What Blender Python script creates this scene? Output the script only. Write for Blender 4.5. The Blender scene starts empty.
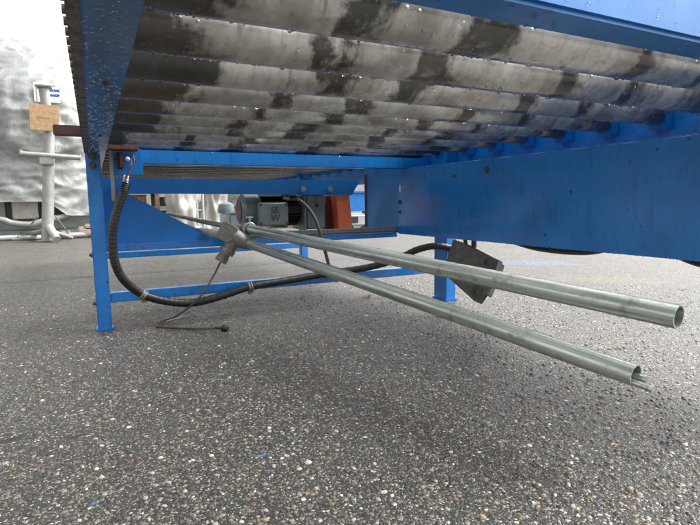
import bpy, bmesh, math, random
import numpy as np
from mathutils import Vector, Matrix, noise
random.seed(7)
S = bpy.context.scene
COL = S.collection
R = math.radians

# ------------------------------------------------------------------ camera
FPX = 505.0; CAM = Vector((0, 0, 0.5))
yaw, pit, roll = R(26.8), math.atan(61 / 505.0), math.atan(0.0149)
F = Vector((math.sin(yaw) * math.cos(pit), math.cos(yaw) * math.cos(pit), -math.sin(pit)))
R0 = Vector((math.cos(yaw), -math.sin(yaw), 0)); U0 = R0.cross(F)
RV = math.cos(roll) * R0 - math.sin(roll) * U0
UV = math.sin(roll) * R0 + math.cos(roll) * U0
cd = bpy.data.cameras.new('camera'); cam = bpy.data.objects.new('camera', cd); COL.objects.link(cam)
m = Matrix((RV, UV, -F)).transposed().to_4x4(); m.translation = CAM
cam.matrix_world = m
cd.sensor_width = 36; cd.lens = 36 * FPX / 700; cd.clip_start = 0.02; cd.clip_end = 2000
S.camera = cam

# helpers that read a place off the photograph and give its point in metres
def ray(x, y): return F + RV * ((x - 350) / FPX) - UV * ((y - 262.5) / FPX)
def onY(x, y, Y): d = ray(x, y); return CAM + d * (Y / d.y)
def onX(x, y, X): d = ray(x, y); return CAM + d * (X / d.x)
def deep(x, y, D): return CAM + ray(x, y) * D

# ------------------------------------------------------------------ materials
def newmat(name):
    mt = bpy.data.materials.new(name); mt.use_nodes = True
    nt = mt.node_tree; b = nt.nodes['Principled BSDF']
    return mt, nt, b
def nd(nt, typ, **kw):
    n = nt.nodes.new(typ)
    for k, v in kw.items():
        if k in n.inputs.keys(): n.inputs[k].default_value = v
        else: setattr(n, k, v)
    return n
def ramp(nt, fac, stops, interp='LINEAR'):
    r = nt.nodes.new('ShaderNodeValToRGB'); r.color_ramp.interpolation = interp
    e = r.color_ramp.elements
    while len(e) < len(stops): e.new(0.5)
    for el, (p, c) in zip(e, stops):
        el.position = p; el.color = (c, c, c, 1) if isinstance(c, (int, float)) else (*c, 1)
    nt.links.new(fac, r.inputs[0]); return r.outputs[0]
def mixc(nt, fac, a, b, mode='MIX'):
    mx = nt.nodes.new('ShaderNodeMix'); mx.data_type = 'RGBA'; mx.blend_type = mode
    for i, v in ((0, fac), (6, a), (7, b)):
        if isinstance(v, (int, float)): mx.inputs[i].default_value = v
        elif isinstance(v, tuple): mx.inputs[i].default_value = (*v, 1)
        else: nt.links.new(v, mx.inputs[i])
    return mx.outputs[2]
def mth(nt, op, a, b=0.0, c=0.0):
    n = nt.nodes.new('ShaderNodeMath'); n.operation = op
    for i, v in enumerate((a, b, c)):
        if isinstance(v, (int, float)): n.inputs[i].default_value = v
        else: nt.links.new(v, n.inputs[i])
    return n.outputs[0]
def coords(nt, scale=(1, 1, 1), kind='Object'):
    tc = nt.nodes.new('ShaderNodeTexCoord'); mp = nt.nodes.new('ShaderNodeMapping')
    mp.inputs['Scale'].default_value = scale
    nt.links.new(tc.outputs[kind], mp.inputs[0]); return mp.outputs[0]
def noi(nt, vec, scale, detail=4, rough=.55, dist=0.0):
    n = nd(nt, 'ShaderNodeTexNoise', Scale=scale, Detail=detail, Roughness=rough, Distortion=dist)
    nt.links.new(vec, n.inputs['Vector']); return n.outputs[0]
def vor(nt, vec, scale, feature='F1', dim='3D'):
    n = nt.nodes.new('ShaderNodeTexVoronoi'); n.feature = feature; n.voronoi_dimensions = dim; n.inputs['Scale'].default_value = scale
    nt.links.new(vec, n.inputs['Vector']); return n
def bump(nt, b, height, strength=.3, dist=.002, normal=None):
    n = nd(nt, 'ShaderNodeBump', Strength=strength, Distance=dist)
    nt.links.new(height, n.inputs['Height'])
    if normal is not None: nt.links.new(normal, n.inputs['Normal'])
    nt.links.new(n.outputs[0], b.inputs['Normal']); return n.outputs[0]

def paint(name, col, dark, rough=.32, chips=.68, drops=True, dirt=.5, chipcol=(.035, .025, .02), coat=.45):
    mt, nt, b = newmat(name); v = coords(nt)
    n1 = noi(nt, v, 6, 5, .6); n2 = noi(nt, v, 55, 4, .6)
    c = mixc(nt, ramp(nt, n1, [(.35, 0), (.7, 1)]), col, tuple(x * .72 for x in col))
    v2 = coords(nt, (1, 1, .25)); n4 = noi(nt, v2, 38, 3, .5)
    c = mixc(nt, ramp(nt, n4, [(.56, 0), (.75, dirt)]), c, dark)
    chip = ramp(nt, n2, [(chips, 0), (chips + .03, 1)])
    c = mixc(nt, chip, c, chipcol)
    nt.links.new(c, b.inputs['Base Color'])
    nt.links.new(ramp(nt, n1, [(.3, rough), (.75, rough + .22)]), b.inputs['Roughness'])
    b.inputs['Coat Weight'].default_value = coat; b.inputs['Coat Roughness'].default_value = .14
    if drops:
        vo = vor(nt, v, 75); d = ramp(nt, vo.outputs['Distance'], [(.0, 1), (.28, 0)])
        keep = ramp(nt, vo.outputs['Color'], [(.62, 0), (.66, 1)])
        h = mth(nt, 'ADD', mth(nt, 'MULTIPLY', d, keep), mth(nt, 'MULTIPLY', n2, .25))
        bump(nt, b, h, .55, .0022)
    else:
        bump(nt, b, n2, .18, .001)
    return mt
M = {}
BL = (.001, .185, .58)
M['blue'] = paint('blue_paint', BL, (.004, .05, .2), rough=.27, chips=.66, coat=.6)
M['blue_dirty'] = paint('blue_paint_worn', (.035, .12, .28), (.018, .026, .045), rough=.28, chips=.7, dirt=.9, chipcol=(.02, .018, .018))
M['blue_clean'] = paint('blue_paint_clean', BL, (.006, .08, .36), rough=.36, chips=.74, drops=False, dirt=.25, coat=.15)
M['orange'] = paint('orange_paint', (.95, .22, .09), (.85, .17, .08), rough=.45, chips=.8, drops=False, dirt=.3)
M['red_dark'] = paint('dark_red_paint', (.16, .015, .012), (.05, .01, .01), rough=.5, drops=False)
M['motor'] = paint('grey_blue_motor_paint', (.22, .275, .285), (.08, .1, .105), rough=.45, chips=.72, drops=False, dirt=.7)
M['teal'] = paint('pale_teal_paint', (.09, .13, .145), (.05, .07, .08), rough=.5, drops=False)
M['greygreen'] = paint('grey_green_paint', (.27, .31, .285), (.14, .16, .15), rough=.6, chips=.74, drops=False)
M['white'] = paint('off_white_paint', (.36, .345, .31), (.22, .19, .15), rough=.55, chips=.78, drops=False, dirt=.3)
M['cargrey'] = paint('silver_grey_paint', (.4, .43, .45), (.25, .25, .25), rough=.4, drops=False)

def simple(name, col, rough=.5, metal=0.0, var=.3, scale=30, bmp=.2, bd=.001, spec=.5):
    mt, nt, b = newmat(name); v = coords(nt); n = noi(nt, v, scale, 5, .6)
    c = mixc(nt, ramp(nt, n, [(.3, 0), (.7, 1)]), tuple(x * (1 - var) for x in col), tuple(min(1, x * (1 + var)) for x in col))
    nt.links.new(c, b.inputs['Base Color']); b.inputs['Roughness'].default_value = rough
    b.inputs['Metallic'].default_value = metal; b.inputs['Specular IOR Level'].default_value = spec
    bump(nt, b, n, bmp, bd); return mt
M['rubber'] = simple('black_rubber', (.014, .014, .015), .42, bmp=.15)
M['black'] = simple('black_plastic', (.02, .02, .022), .4)
M['darkmetal'] = simple('dark_grey_metal', (.085, .085, .08), .5, .35, .35, 40, .3)
M['zinc'] = simple('zinc_plated_steel', (.42, .42, .4), .38, .7, .25, 60, .15)
M['cast'] = simple('weathered_cast_aluminium', (.2, .2, .185), .55, .3, .35, 70, .4, .0015)
M['rust'] = simple('rusty_steel', (.16, .065, .035), .75, .1, .5, 45, .5)
M['brownbar'] = simple('brown_red_steel', (.11, .045, .04), .55, .1, .35, 30, .3)
M['chain'] = simple('greasy_chain_steel', (.13, .115, .1), .5, .45, .5, 120, .4)
M['wood'] = simple('pale_plywood', (.42, .27, .15), .75, 0, .25, 22, .2)
M['darkwood'] = simple('weathered_brown_wood', (.2, .14, .095), .8, 0, .4, 22, .3)
M['alu'] = simple('dull_aluminium', (.3, .3, .28), .5, .3, .2, 9, .15)
M['stoneleaf'] = simple('brown_leaf', (.33, .19, .09), .7)
M['paper'] = simple('white_paper', (.82, .84, .84), .6, 0, .03)
M['ink'] = simple('blue_ink', (.03, .07, .35), .6, 0, .05)
M['greyink'] = simple('grey_ink', (.2, .2, .22), .6, 0, .05)
M['wire'] = simple('grey_cable_sheath', (.06, .055, .05), .5)
M['redwire'] = simple('dark_red_wire', (.25, .03, .03), .5)
M['knob'] = simple('white_plastic', (.75, .75, .72), .3, 0, .03)
M['tape'] = simple('pink_grey_lashing', (.42, .32, .28), .8, 0, .3)

def pipe_mat():
    mt, nt, b = newmat('galvanised_pipe'); v = coords(nt, (1, 1, 1)); vs = coords(nt, (60, 60, 2.2))
    n = noi(nt, v, 30, 5, .6); s = noi(nt, vs, 1, 4, .6)
    c = mixc(nt, ramp(nt, s, [(.32, 0), (.66, 1)]), (.22, .245, .22), (.66, .7, .65))
    c = mixc(nt, ramp(nt, n, [(.58, 0), (.7, .6)]), c, (.19, .185, .17))
    c = mixc(nt, ramp(nt, noi(nt, v, 60, 3), [(.71, 0), (.75, .8)]), c, (.06, .045, .035))
    nt.links.new(c, b.inputs['Base Color']); b.inputs['Metallic'].default_value = .75
    nt.links.new(ramp(nt, n, [(.3, .22), (.7, .42)]), b.inputs['Roughness'])
    bump(nt, b, n, .12, .001); return mt
M['pipe'] = pipe_mat()

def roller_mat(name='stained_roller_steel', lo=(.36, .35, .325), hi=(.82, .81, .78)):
    mt, nt, b = newmat(name)
    tc = nt.nodes.new('ShaderNodeTexCoord'); sx = nt.nodes.new('ShaderNodeSeparateXYZ')
    nt.links.new(tc.outputs['Object'], sx.inputs[0])
    oi = nt.nodes.new('ShaderNodeObjectInfo'); rnd = oi.outputs['Random']
    # offset the 3D pattern per roller
    cb = nt.nodes.new('ShaderNodeCombineXYZ')
    nt.links.new(sx.outputs[0], cb.inputs[0])
    nt.links.new(mth(nt, 'ADD', sx.outputs[1], mth(nt, 'MULTIPLY', rnd, 13.0)), cb.inputs[1])
    nt.links.new(mth(nt, 'ADD', sx.outputs[2], mth(nt, 'MULTIPLY', rnd, 7.0)), cb.inputs[2])
    v = cb.outputs[0]
    fine = noi(nt, v, 60, 5, .65); mid = noi(nt, v, 9, 5, .6, .3)
    base = mixc(nt, ramp(nt, mid, [(.3, 0), (.7, 1)]), lo, hi)
    base = mixc(nt, ramp(nt, fine, [(.5, 0), (.8, .35)]), base, (.16, .13, .1))
    # dirt bands round the roller where the load runs: x (metres from the roller's middle) + ragged edge
    xx = mth(nt, 'ADD', sx.outputs[0], mth(nt, 'MULTIPLY', mth(nt, 'SUBTRACT', mid, .5), .2))
    xx = mth(nt, 'ADD', xx, mth(nt, 'MULTIPLY', mth(nt, 'SUBTRACT', rnd, .5), .13))
    mr = nt.nodes.new('ShaderNodeMapRange'); mr.inputs[1].default_value = -.76; mr.inputs[2].default_value = .76
    nt.links.new(xx, mr.inputs[0])
    def p(x): return (x - .02) / 1.52
    k = .93
    st = [(0, 1), (p(.15), .95), (p(.2), .1), (p(.35), 0), (p(.375), k), (p(.40), .75), (p(.425), .1), (p(.54), .05),
          (p(.565), k), (p(.615), .8), (p(.65), 0), (p(.88), .15), (p(.905), 1), (p(.95), .75), (p(.98), .05), (p(1.09), .1), (p(1.13), k), (p(1.18), .4), (p(1.3), .2), (p(1.42), .75), (1, .95)]
    band = ramp(nt, mr.outputs[0], st)
    ring = nt.nodes.new('ShaderNodeMapping'); ring.inputs['Scale'].default_value = (70, 9, 9); nt.links.new(v, ring.inputs[0])
    ringn = noi(nt, ring.outputs[0], 1, 6, .7)
    e_ = mth(nt, 'ADD', band, mth(nt, 'ADD', mth(nt, 'MULTIPLY', mth(nt, 'SUBTRACT', ringn, .5), .7), mth(nt, 'MULTIPLY', mth(nt, 'SUBTRACT', fine, .5), .9)))
    amt = mth(nt, 'MULTIPLY', ramp(nt, e_, [(.22, 0), (.42, .28), (.8, 1)]), .88)
    base = mixc(nt, ramp(nt, ringn, [(.5, 0), (.74, .4)]), base, (.17, .145, .12))
    base = mixc(nt, ramp(nt, ringn, [(.28, .2), (.42, 0)]), base, (.7, .7, .67))
    brown = ramp(nt, noi(nt, v, 5, 3), [(.42, (.018, .015, .013)), (.62, (.052, .032, .021))])
    halo = mth(nt, 'MULTIPLY', ramp(nt, noi(nt, v, 7, 4, .6, .5), [(.52, 0), (.66, .6)]), .8)
    base = mixc(nt, halo, base, (.13, .085, .055))
    c = mixc(nt, amt, base, brown)
    # brown rust runs (stretched round the roller)
    vs = nt.nodes.new('ShaderNodeMapping'); vs.inputs['Scale'].default_value = (26, 3, 3); nt.links.new(v, vs.inputs[0])
    rs = noi(nt, vs.outputs[0], 1, 4, .6)
    c = mixc(nt, ramp(nt, rs, [(.66, 0), (.74, .75)]), c, (.12, .05, .022))
    c = mixc(nt, ramp(nt, fine, [(.7, 0), (.78, .7)]), c, (.03, .025, .02))
    nt.links.new(c, b.inputs['Base Color']); b.inputs['Metallic'].default_value = .5
    nt.links.new(ramp(nt, mid, [(.3, .18), (.7, .36)]), b.inputs['Roughness'])
    b.inputs['Coat Weight'].default_value = .5; b.inputs['Coat Roughness'].default_value = .1
    vo = vor(nt, v, 62); d = ramp(nt, vo.outputs['Distance'], [(.0, 1), (.22, 0)])
    keep = ramp(nt, vo.outputs['Color'], [(.6, 0), (.64, 1)])
    h = mth(nt, 'ADD', mth(nt, 'MULTIPLY', d, keep), mth(nt, 'MULTIPLY', fine, .35))
    bump(nt, b, h, .6, .0024); return mt
M['roller'] = roller_mat()
M['roller_far'] = roller_mat('stained_roller_steel_shade_tint', (.022, .02, .018), (.075, .07, .065))  # same stained steel, base colour darkened to imitate shade on the far rollers

def water_mat():
    mt, nt, b = newmat('water'); b.inputs['Base Color'].default_value = (.95, .97, 1, 1)
    b.inputs['Transmission Weight'].default_value = 1; b.inputs['Roughness'].default_value = .02; b.inputs['IOR'].default_value = 1.33
    return mt
M['water'] = water_mat()

def wrap_mat():
    mt, nt, b = newmat('shrink_wrap_film'); v = coords(nt)
    n = noi(nt, v, 2.2, 5, .6, .8); f = noi(nt, v, 5.5, 6, .68, .7)
    c = mixc(nt, ramp(nt, n, [(.35, 0), (.65, 1)]), (.27, .285, .275), (.35, .365, .35))
    c = mixc(nt, ramp(nt, f, [(.54, 0), (.6, .5)]), c, (.42, .43, .42))
    c = mixc(nt, ramp(nt, noi(nt, v, 1.1, 3), [(.62, 0), (.75, .35)]), c, (.6, .5, .38))
    nt.links.new(c, b.inputs['Base Color']); b.inputs['Roughness'].default_value = .3
    b.inputs['Coat Weight'].default_value = .4
    b.inputs['Subsurface Weight'].default_value = 0
    w = nd(nt, 'ShaderNodeTexWave', Scale=.8, Distortion=5, Detail=3); nt.links.new(v, w.inputs['Vector'])
    h = mth(nt, 'ADD', f, mth(nt, 'MULTIPLY', w.outputs[1], .5))
    bump(nt, b, h, .42, .05)
    tr = nt.nodes.new('ShaderNodeBsdfTransparent'); ms = nt.nodes.new('ShaderNodeMixShader')
    nt.links.new(ramp(nt, f, [(.4, .24), (.62, .1)]), ms.inputs[0]); nt.links.new(b.outputs[0], ms.inputs[1]); nt.links.new(tr.outputs[0], ms.inputs[2])
    nt.links.new(ms.outputs[0], nt.nodes['Material Output'].inputs[0]); return mt
M['wrap'] = wrap_mat()

def asphalt():
    mt, nt, b = newmat('wet_asphalt'); v0 = coords(nt)
    wob = nd(nt, 'ShaderNodeTexNoise', Scale=70, Detail=2); nt.links.new(v0, wob.inputs['Vector'])
    ad = nt.nodes.new('ShaderNodeVectorMath'); ad.operation = 'MULTIPLY_ADD'
    nt.links.new(wob.outputs[1], ad.inputs[0]); ad.inputs[1].default_value = (.008, .008, .0); nt.links.new(v0, ad.inputs[2])
    v = ad.outputs[0]
    big = noi(nt, v0, 1.3, 5, .6); med = noi(nt, v0, 14, 5, .65); fine = noi(nt, v0, 420, 4, .7)
    tar = mixc(nt, fine, (.006, .006, .006), (.045, .043, .04))
    col = tar; hh = mth(nt, 'MULTIPLY', fine, .35)
    for sc, r0, r1, keep, pal in (
        (300, .34, .46, .22, [(.0, (.03, .029, .028)), (.4, (.07, .067, .062)), (.6, (.14, .128, .108)), (.78, (.28, .26, .22)), (.92, (.62, .6, .55))]),
        (150, .34, .44, .42, [(.0, (.03, .03, .03)), (.4, (.075, .072, .066)), (.58, (.16, .138, .105)), (.72, (.25, .22, .18)), (.88, (.38, .3, .2)), (.95, (.66, .63, .56))]),
        (82, .26, .38, .66, [(.0, (.06, .06, .057)), (.35, (.13, .1, .07)), (.6, (.15, .16, .15)), (.78, (.28, .22, .14)), (.93, (.45, .42, .35))])):
        vo = vor(nt, v, sc, dim='2D'); sp = nt.nodes.new('ShaderNodeSeparateColor'); nt.links.new(vo.outputs['Color'], sp.inputs[0])
        mask = ramp(nt, vo.outputs['Distance'], [(r0, 1), (r1, 0)])
        kp = ramp(nt, sp.outputs[1], [(keep, 0), (keep + .02, 1)])
        mk = mth(nt, 'MULTIPLY', mask, kp)
        sc_col = ramp(nt, sp.outputs[0], pal, 'CONSTANT')
        col = mixc(nt, mk, col, sc_col)
        dome = ramp(nt, vo.outputs['Distance'], [(0, 1), (r1, 0)])
        hh = mth(nt, 'ADD', mth(nt, 'MULTIPLY', mth(nt, 'MULTIPLY', dome, kp), 260 / sc * .55), hh)
    # dark damp stains and worn tan dust, both with outlines of their own
    col = mixc(nt, ramp(nt, med, [(.3, .45), (.45, 0)]), col, (.02, .02, .02))
    col = mixc(nt, ramp(nt, big, [(.5, 0), (.8, .22)]), col, (.13, .12, .1))
    # splashes of spilt paint and rusty sand on the tarmac, and the straight joint
    sx = nt.nodes.new('ShaderNodeSeparateXYZ'); nt.links.new(v0, sx.inputs[0])
    grit = noi(nt, v0, 110, 5, .85)
    def blob(cx, cy, ax, ay, rot=0.0):
        dx = mth(nt, 'SUBTRACT', sx.outputs[0], cx); dy = mth(nt, 'SUBTRACT', sx.outputs[1], cy)
        c_, s_ = math.cos(rot), math.sin(rot)
        u = mth(nt, 'ADD', mth(nt, 'MULTIPLY', dx, c_ / ax), mth(nt, 'MULTIPLY', dy, s_ / ax))
        w = mth(nt, 'ADD', mth(nt, 'MULTIPLY', dx, -s_ / ay), mth(nt, 'MULTIPLY', dy, c_ / ay))
        d = mth(nt, 'SQRT', mth(nt, 'ADD', mth(nt, 'MULTIPLY', u, u), mth(nt, 'MULTIPLY', w, w)))
        d = mth(nt, 'ADD', d, mth(nt, 'MULTIPLY', mth(nt, 'SUBTRACT', grit, .5), 2.6))
        return ramp(nt, d, [(.75, 1), (1.0, 0)])
    for (x, y, ax, ay, rot, cc, k) in STAINS:
        col = mixc(nt, mth(nt, 'MULTIPLY', blob(x, y, ax, ay, rot), k), col, cc)
    dj = mth(nt, 'ABSOLUTE', mth(nt, 'SUBTRACT', mth(nt, 'ADD', sx.outputs[1], mth(nt, 'MULTIPLY', med, .05)), JOINT_Y))
    col = mixc(nt, ramp(nt, dj, [(.012, .8), (.03, 0)]), col, (.015, .015, .015))
    nt.links.new(col, b.inputs['Base Color'])
    nt.links.new(ramp(nt, mth(nt, 'ADD', mth(nt, 'MULTIPLY', med, .5), mth(nt, 'MULTIPLY', big, .5)), [(.35, .3), (.65, .48)]), b.inputs['Roughness'])
    b.inputs['Specular IOR Level'].default_value = .5
    bump(nt, b, hh, .95, .0034); return mt
def g(x, y): d = ray(x, y); return CAM + d * (-CAM.z / d.z)
p1 = g(533, 263); p2 = g(612, 280); p3 = g(262, 455); p4 = g(95, 503); p5 = g(600, 500); p6 = g(10, 440)
STAINS = [(p1.x, p1.y, .34, .15, -.75, (.05, .2, .5), .25), (p2.x, p2.y, .36, .13, -.7, (.2, .15, .06), .25),
          (p3.x, p3.y, .012, .006, .2, (.08, .3, .6), .7), (p4.x, p4.y, .009, .005, .5, (.05, .3, .65), .7),
          (p5.x, p5.y, .005, .003, .1, (.06, .15, .4), .7), (p6.x, p6.y, .03, .014, .1, (.01, .01, .01), .9),
          (g(75, 437).x, g(75, 437).y, .02, .008, .1, (.01, .01, .01), .9)]
JOINT_Y = g(140, 273).y
M['asphalt'] = asphalt()

# ------------------------------------------------------------------ mesh helpers
def obj(name, bm, mat, parent=None, smooth=False, keep_origin=False):
    me = bpy.data.meshes.new(name)
    bm.normal_update()
    if not keep_origin and bm.verts:
        lo = Vector((min(v.co[i] for v in bm.verts) for i in range(3))); hi = Vector((max(v.co[i] for v in bm.verts) for i in range(3)))
        c = (lo + hi) / 2
        for v in bm.verts: v.co -= c
    else: c = Vector((0, 0, 0))
    bm.to_mesh(me); bm.free()
    if smooth:
        for p in me.polygons: p.use_smooth = True
        if smooth != 'all': me.set_sharp_from_angle(angle=R(40))
    me.materials.append(M[mat] if isinstance(mat, str) else mat)
    o = bpy.data.objects.new(name, me); COL.objects.link(o); o.location = c
    if parent is not None:
        o.parent = parent; o.location = c - wloc(parent)
    return o
def wloc(o):
    l = o.location.copy()
    while o.parent: o = o.parent; l += o.location
    return l
def tag(o, label, cat=None, group=None, kind=None):
    if label: o['label'] = label
    if cat: o['category'] = cat
    if group: o['group'] = group
    if kind: o['kind'] = kind
    return o
def thing(name, label, cat, loc, group=None):
    o = bpy.data.objects.new(name, None); COL.objects.link(o); o.location = loc; o.empty_display_size = .1
    return tag(o, label, cat, group)
def B(): return bmesh.new()
def box(bm, x0, x1, y0, y1, z0, z1, bev=.0, rot=None, seg=2):
    r = bmesh.ops.create_cube(bm, size=1)
    vs = r['verts']; c = Vector(((x0 + x1) / 2, (y0 + y1) / 2, (z0 + z1) / 2))
    for v in vs: v.co = Vector((v.co.x * (x1 - x0), v.co.y * (y1 - y0), v.co.z * (z1 - z0)))
    if bev:
        es = list({e for v in vs for e in v.link_edges})
        rr = bmesh.ops.bevel(bm, geom=es, offset=bev, segments=seg, affect='EDGES')
        vs = list({v for f in rr['faces'] for v in f.verts} | {v for v in vs if v.is_valid})
    if rot is not None:
        for v in vs: v.co = rot @ v.co
    for v in vs: v.co += c
    return vs
def prism(bm, pts, vec):
    """closed polygon pts (3D) pushed along vec"""
    a = [bm.verts.new(p) for p in pts]; b_ = [bm.verts.new(Vector(p) + Vector(vec)) for p in pts]
    bm.faces.new(a); bm.faces.new(list(reversed(b_)))
    n = len(pts)
    for i in range(n): bm.faces.new((a[i], b_[i], b_[(i + 1) % n], a[(i + 1) % n]))
    bmesh.ops.recalc_face_normals(bm, faces=bm.faces)
def crom(pts, n=8):
    pts = [Vector(p) for p in pts]; P = [pts[0] * 2 - pts[1]] + pts + [pts[-1] * 2 - pts[-2]]; out = []
    for i in range(1, len(P) - 2):
        for k in range(n):
            t = k / n; a, b_, c, d = P[i - 1:i + 3]
            out.append(.5 * ((2 * b_) + (c - a) * t + (2 * a - 5 * b_ + 4 * c - d) * t * t + (3 * b_ - a - 3 * c + d) * t ** 3))
    out.append(pts[-1]); return out
def tube(bm, pts, rad, seg=16, caps=True):
    pts = [Vector(p) for p in pts]; n = len(pts)
    if isinstance(rad, (int, float)): rad = [rad] * n
    prev = None; rings = []
    for i, p in enumerate(pts):
        t = (pts[min(i + 1, n - 1)] - pts[max(i - 1, 0)]).normalized()
        if prev is None:
            u = t.orthogonal().normalized()
        else:
            u = (prev - t * prev.dot(t)).normalized()
        prev = u; w = t.cross(u)
        rings.append([bm.verts.new(p + (u * math.cos(2 * math.pi * k / seg) + w * math.sin(2 * math.pi * k / seg)) * rad[i]) for k in range(seg)])
    for a, b_ in zip(rings, rings[1:]):
        for k in range(seg): bm.faces.new((a[k], a[(k + 1) % seg], b_[(k + 1) % seg], b_[k]))
    if caps: bm.faces.new(list(reversed(rings[0]))); bm.faces.new(rings[-1])
    return rings
def hollow(bm, a, b_, r, wall=.003, seg=40, wav=0):
    """open-ended pipe with a wall thickness"""
    a, b_ = Vector(a), Vector(b_); N = 24
    P = [a.lerp(b_, i / N) for i in range(N + 1)]
    o = tube(bm, P, r, seg, False); i_ = tube(bm, P, r - wall, seg, False)
    for k in range(seg):
        for e in (0, -1): bm.faces.new((o[e][k], i_[e][k], i_[e][(k + 1) % seg], o[e][(k + 1) % seg]))
    bmesh.ops.recalc_face_normals(bm, faces=bm.faces)
def bolt(bm, c, axis, r, h, sides=6):
    axis = Vector(axis).normalized(); c = Vector(c)
    tube(bm, [c, c + axis * h * .35], r * 1.55, 18)
    tube(bm, [c + axis * h * .35, c + axis * h], r, sides)
def dome_drop(bm, c, n, r, stretch=1.0):
    """little bead of water sitting on / hanging from a surface with normal n"""
    n = Vector(n).normalized(); u = n.orthogonal().normalized(); w = n.cross(u); c = Vector(c)
    seg = 8; prev = None
    for k, (h, q) in enumerate(((-.15, 1.0), (.35, .85), (.62, .5))):
        ring = [bm.verts.new(c + n * r * h * stretch + (u * math.cos(2 * math.pi * j / seg) + w * math.sin(2 * math.pi * j / seg)) * r * q) for j in range(seg)]
        if prev:
            for j in range(seg): bm.faces.new((prev[j], prev[(j + 1) % seg], ring[(j + 1) % seg], ring[j]))
        else: bm.faces.new(list(reversed(ring)))
        prev = ring
    t = bm.verts.new(c + n * r * .72 * stretch)
    for j in range(seg): bm.faces.new((prev[j], prev[(j + 1) % seg], t))

# ------------------------------------------------------------------ world + sun
w = bpy.data.worlds.new('World'); S.world = w; w.use_nodes = True; nt = w.node_tree
sky = nt.nodes.new('ShaderNodeTexSky'); sky.sky_type = 'NISHITA'; sky.sun_disc = False
SUN_EL, SUN_AZ = R(50), R(100)       # azimuth clockwise from +Y: to the right, slightly behind the camera
sky.sun_elevation = SUN_EL; sky.sun_rotation = SUN_AZ; sky.air_density = 1.5; sky.dust_density = 6; sky.ozone_density = 1
hs = nt.nodes.new('ShaderNodeHueSaturation'); hs.inputs['Saturation'].default_value = .05
nt.links.new(sky.outputs[0], hs.inputs['Color']); nt.links.new(hs.outputs[0], nt.nodes['Background'].inputs[0])
nt.nodes['Background'].inputs[1].default_value = .135
sd = bpy.data.lights.new('sun', 'SUN'); sd.energy = 1.5; sd.angle = R(30); sd.color = (1, .97, .93)
so = bpy.data.objects.new('sun', sd); COL.objects.link(so)
sdir = Vector((math.sin(SUN_AZ) * math.cos(SUN_EL), math.cos(SUN_AZ) * math.cos(SUN_EL), math.sin(SUN_EL)))
so.rotation_euler = sdir.to_track_quat('Z', 'Y').to_euler(); so.location = (0, 0, 10)
S.view_settings.view_transform = 'Standard'; S.view_settings.look = 'None'; S.view_settings.gamma = 1
S.view_settings.use_curve_mapping = False
S.view_settings.exposure = 1.62

# ------------------------------------------------------------------ ground
bm = B()
xs = [-600, -60, -8, -2, 4, 12, 60, 600]; ys = [-600, -60, -6, 0, 4, 12, 60, 600]
vv = [[bm.verts.new((x, y, 0)) for y in ys] for x in xs]
for i in range(7):
    for j in range(7): bm.faces.new((vv[i][j], vv[i + 1][j], vv[i + 1][j + 1], vv[i][j + 1]))
tag(obj('ground', bm, 'asphalt', keep_origin=True), None, kind='structure')

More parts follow.
